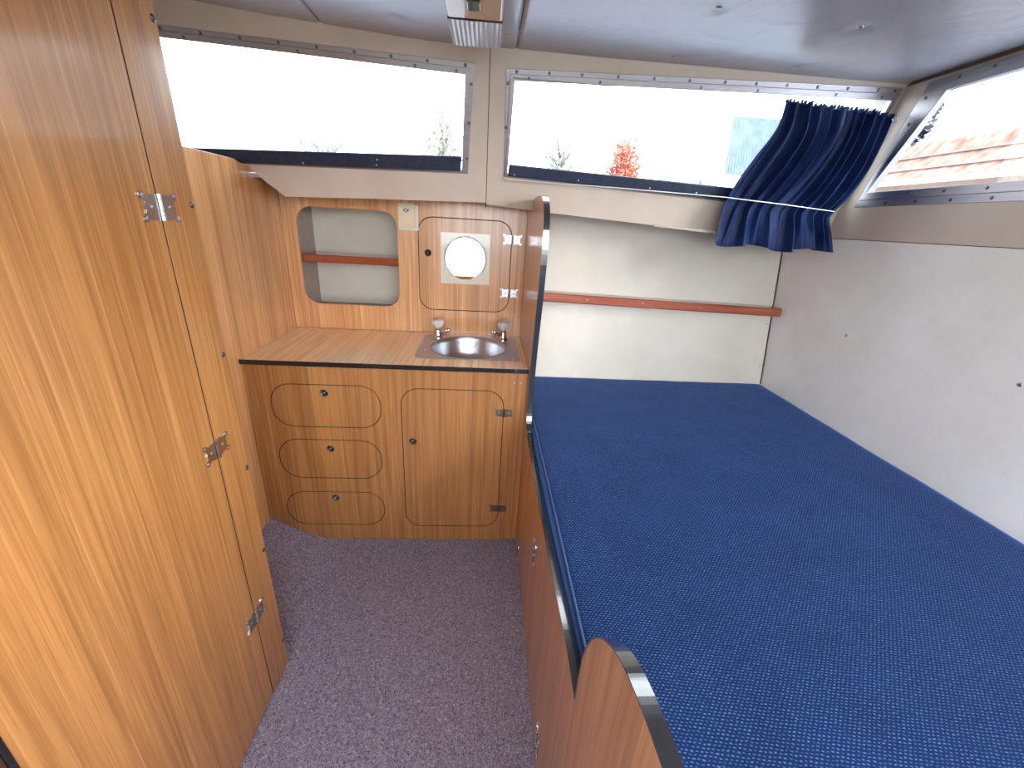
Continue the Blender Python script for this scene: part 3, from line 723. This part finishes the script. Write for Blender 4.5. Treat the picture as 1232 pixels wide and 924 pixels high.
# ================================================================== CEILING LAMP
lm = thing('ceiling_lamp', 'rectangular beige cabin ceiling lamp with ribbed clear lens and black switch', 'lamp', (-.052, 1.4, 2.0))
link('base', box(-.128, .024, 1.165, 1.588, 1.985, 1.9965), M['lamp_body'], lm, bevel=.003)
link('switch_housing', box(-.126, .022, 1.170, 1.402, 1.950, 1.9845), M['lamp_body'], lm, bevel=.006, seg=3)
bm = bmesh.new()
x0, x1, y0, y1, zb, zt = -.126, .022, 1.404, 1.584, 1.947, 1.9845
N = 22; outl = []
for i in range(N + 1):
    x = x0 + .004 + (x1 - x0 - .008) * i / N
    outl.append((x, zb + (.0022 if i % 2 else 0)))
prof = [(x0, zt)] + [(x0, zb + .004)] + outl + [(x1, zb + .004), (x1, zt)]
fr = [bm.verts.new((x, y0, z)) for x, z in prof]; bk = [bm.verts.new((x, y1, z)) for x, z in prof]
for a in range(len(prof)): bm.faces.new((fr[a], fr[(a + 1) % len(prof)], bk[(a + 1) % len(prof)], bk[a]))
bm.faces.new(fr); bm.faces.new(bk[::-1])
link('lens', bm, M['lens'], lm)['label'] = 'ribbed translucent lens'
link('bulb_tube', tube([(-.10, 1.495, 1.972), (-.005, 1.495, 1.972)], .006, 12), M['white'], lm, smooth=True)
link('switch', box(-.069, -.036, 1.288, 1.338, 1.944, 1.9505), M['black'], lm, bevel=.002)
link('seam_strip', box(-.126, .022, 1.402, 1.405, 1.948, 1.984), M['brown_dark'], lm)

# ================================================================== OUTDOORS
struct(link('ground', box(-40, 40, -40, 40, -1.1, -1.0), simple('riverbank_ground', (.16, .17, .13), .9, noise_amt=.3, nscale=1.5)))
rf = thing('reed_roof', 'pinkish-tan reed screen with horizontal seams outside the right-hand window', 'reed screen', (5, 5, -1))
bm = bmesh.new(); n = 420; rows = []
for i in range(n + 1):
    y = -1.0 + 7.6 * i / n
    rows.append([bm.verts.new((5.0 + .02 * (i % 2) + .16 * k, y, z)) for k, z in ((0, 2.175), (1, 2.32), (2, 2.48), (3, 2.64 + .012 * ((i * 7) % 5)))])
for i in range(n):
    for k in range(3): bm.faces.new((rows[i][k], rows[i + 1][k], rows[i + 1][k + 1], rows[i][k + 1]))
bmesh.ops.solidify(bm, geom=bm.faces[:], thickness=.03)
link('reed_cover', bm, M['reed'], rf)
for k, z in ((1, 2.32), (2, 2.48)):
    link('seam_batten', box(4.965 + .16 * k, 4.995 + .16 * k, -1.0, 6.6, z - .012, z + .004), M['pinkwall'], rf)
link('gutter', box(4.93, 5.02, -1.0, 6.6, 2.12, 2.17), M['white'], rf)
link('back_wall', box(5.06, 5.5, -1.0, 6.6, -1.0, 2.15), M['pinkwall'], rf)

def tree(x, y, z, r, h, mat, lab, cat='tree', nleaf=900, name='tree', leaf=.07, squash=1.3):
    t = thing(name, lab, cat, (x, y, -1.0))
    bm = tube([(x, y, -1.0), (x + .05, y, z * .5), (x, y, z + h * .3)], [.09, .07, .03], 10)
    for k in range(9):
        a = k * 2.4; st = V((x, y, z + h * (-.2 + .05 * k)))
        tube([st, st + V((math.cos(a) * r * .4, math.sin(a) * r * .4, h * .18)), st + V((math.cos(a) * r * .8, math.sin(a) * r * .8, h * .40))], [.03, .018, .006], 6, bm)
    link('trunk', bm, M['bark'], t, smooth=True)
    bm = bmesh.new()
    for k in range(nleaf):
        d_ = V((random.gauss(0, 1), random.gauss(0, 1), random.gauss(0, 1))).normalized() * (random.random() ** .5)
        p = V((x + d_.x * r, y + d_.y * r, z + d_.z * h * .5)); s = leaf * random.uniform(.6, 1.3)
        a = V((random.gauss(0, 1), random.gauss(0, 1), random.gauss(0, 1))).normalized(); b = a.orthogonal().normalized()
        bm.faces.new([bm.verts.new(q) for q in (p - a * s, p + b * s * .4, p + a * s, p - b * s * .4)])
    link('foliage', bm, mat, t)
    return t
tree(5.9, 6.6, 3.3, .38, 1.3, M['conifer'], 'dark leafy tree rising behind the reed screen, seen in the right-hand window', nleaf=3000, leaf=.075)
tree(2.05, 7.0, 2.28, .26, .95, M['crimson'], 'red-leaved shrub seen through the middle window', 'shrub', 1500, 'shrub', .04)
tree(1.12, 7.4, 2.3, .40, .9, M['leaf'], 'thin grey-green shrub seen at the left of the middle window', 'shrub', 700, 'shrub', .035)
tree(-.72, 7.4, 2.45, .34, 1.1, M['leaf'], 'sparse grey-green bush seen at the right end of the left window', 'shrub', 700, 'shrub', .035)
tree(-2.6, 7.6, 2.2, .6, .6, M['leaf'], 'low sparse bush seen at the bottom of the left window', 'shrub', 700, 'shrub', .035)
sd = thing('garden_shed', 'small shed with pinkish boards and blue-grey roof, seen left of the navy curtain', 'shed', (4.2, 7.3, -1))
link('wall', box(3.34, 3.60, 7.05, 8.4, -1.0, 2.72), M['pinkwall'], sd)
bm = bmesh.new(); rows = []
for i in range(81):
    x = 3.62 + (5.4 - 3.62) * i / 80; dz = .018 * (i % 2)
    rows.append([bm.verts.new((x + .25 * k, 6.95 + .55 * k, 2.30 + .62 * k + dz)) for k in (0, .5, 1, 1.6)])
for i in range(80):
    for k in range(3): bm.faces.new((rows[i][k], rows[i + 1][k], rows[i + 1][k + 1], rows[i][k + 1]))
bmesh.ops.solidify(bm, geom=bm.faces[:], thickness=.02)
link('roof', bm, M['slate'], sd)
tag(link('water_trough', box(2.72, 3.25, 6.95, 7.25, -1.0, 2.27), simple('teal_paint', (.16, .27, .29), .5, noise_amt=.2), bevel=.02), 'teal box seen low in the middle window, left of the shed', 'box')

# ================================================================== LIGHT
W = bpy.data.worlds.new('overcast_sky'); bpy.context.scene.world = W; W.use_nodes = True
bg = W.node_tree.nodes['Background']; bg.inputs[0].default_value = (.86, .93, 1.0, 1); 
wt = W.node_tree; tc_ = wt.nodes.new('ShaderNodeTexCoord'); sx = wt.nodes.new('ShaderNodeVectorMath'); sx.operation = 'DOT_PRODUCT'
wt.links.new(tc_.outputs['Generated'], sx.inputs[0]); sx.inputs[1].default_value = V((.35, -1, .1)).normalized()
mr_ = wt.nodes.new('ShaderNodeMapRange'); wt.links.new(sx.outputs['Value'], mr_.inputs['Value'])
for k_, v_ in ((1, -.1), (2, 1.0), (3, 6.8), (4, 12.5)): mr_.inputs[k_].default_value = v_
wt.links.new(mr_.outputs[0], bg.inputs[1])      # overcast sky, brighter towards the veiled sun behind the boat
sl = bpy.data.lights.new('hazy_sun', 'SUN'); sl.energy = 5.5; sl.angle = math.radians(38); sl.color = (1, .97, .92)
so = bpy.data.objects.new('hazy_sun', sl); COL.objects.link(so); so.location = (6, -4, 5)
so.rotation_euler = V((1, -.85, .48)).to_track_quat('Z', 'Y').to_euler()

# ================================================================== CAMERA
cam = bpy.data.cameras.new('camera'); co = bpy.data.objects.new('camera', cam); COL.objects.link(co)
R_ = Matrix(((.99698, .03199, .07077), (-.05411, -.36757, .92842), (.05571, -.92944, -.36473)))
m = Matrix.Identity(4)
for r in range(3): m[r][0] = R_[r][0]; m[r][1] = -R_[r][1]; m[r][2] = -R_[r][2]; m[r][3] = (0, 0, 1.45)[r]
co.matrix_world = m
cam.sensor_fit = 'HORIZONTAL'; cam.sensor_width = 36; cam.lens = 497.586 / 1232 * 36; cam.clip_start = .02
sc = bpy.context.scene; sc.camera = co
sc.view_settings.view_transform = 'Standard'; sc.view_settings.look = 'None'; sc.view_settings.gamma = 1
sc.view_settings.use_curve_mapping = False; sc.view_settings.exposure = 0
sc.cycles.max_bounces = 14; sc.cycles.diffuse_bounces = 8; sc.cycles.transparent_max_bounces = 12
sc.cycles.use_denoising = True; sc.cycles.sample_clamp_indirect = 8
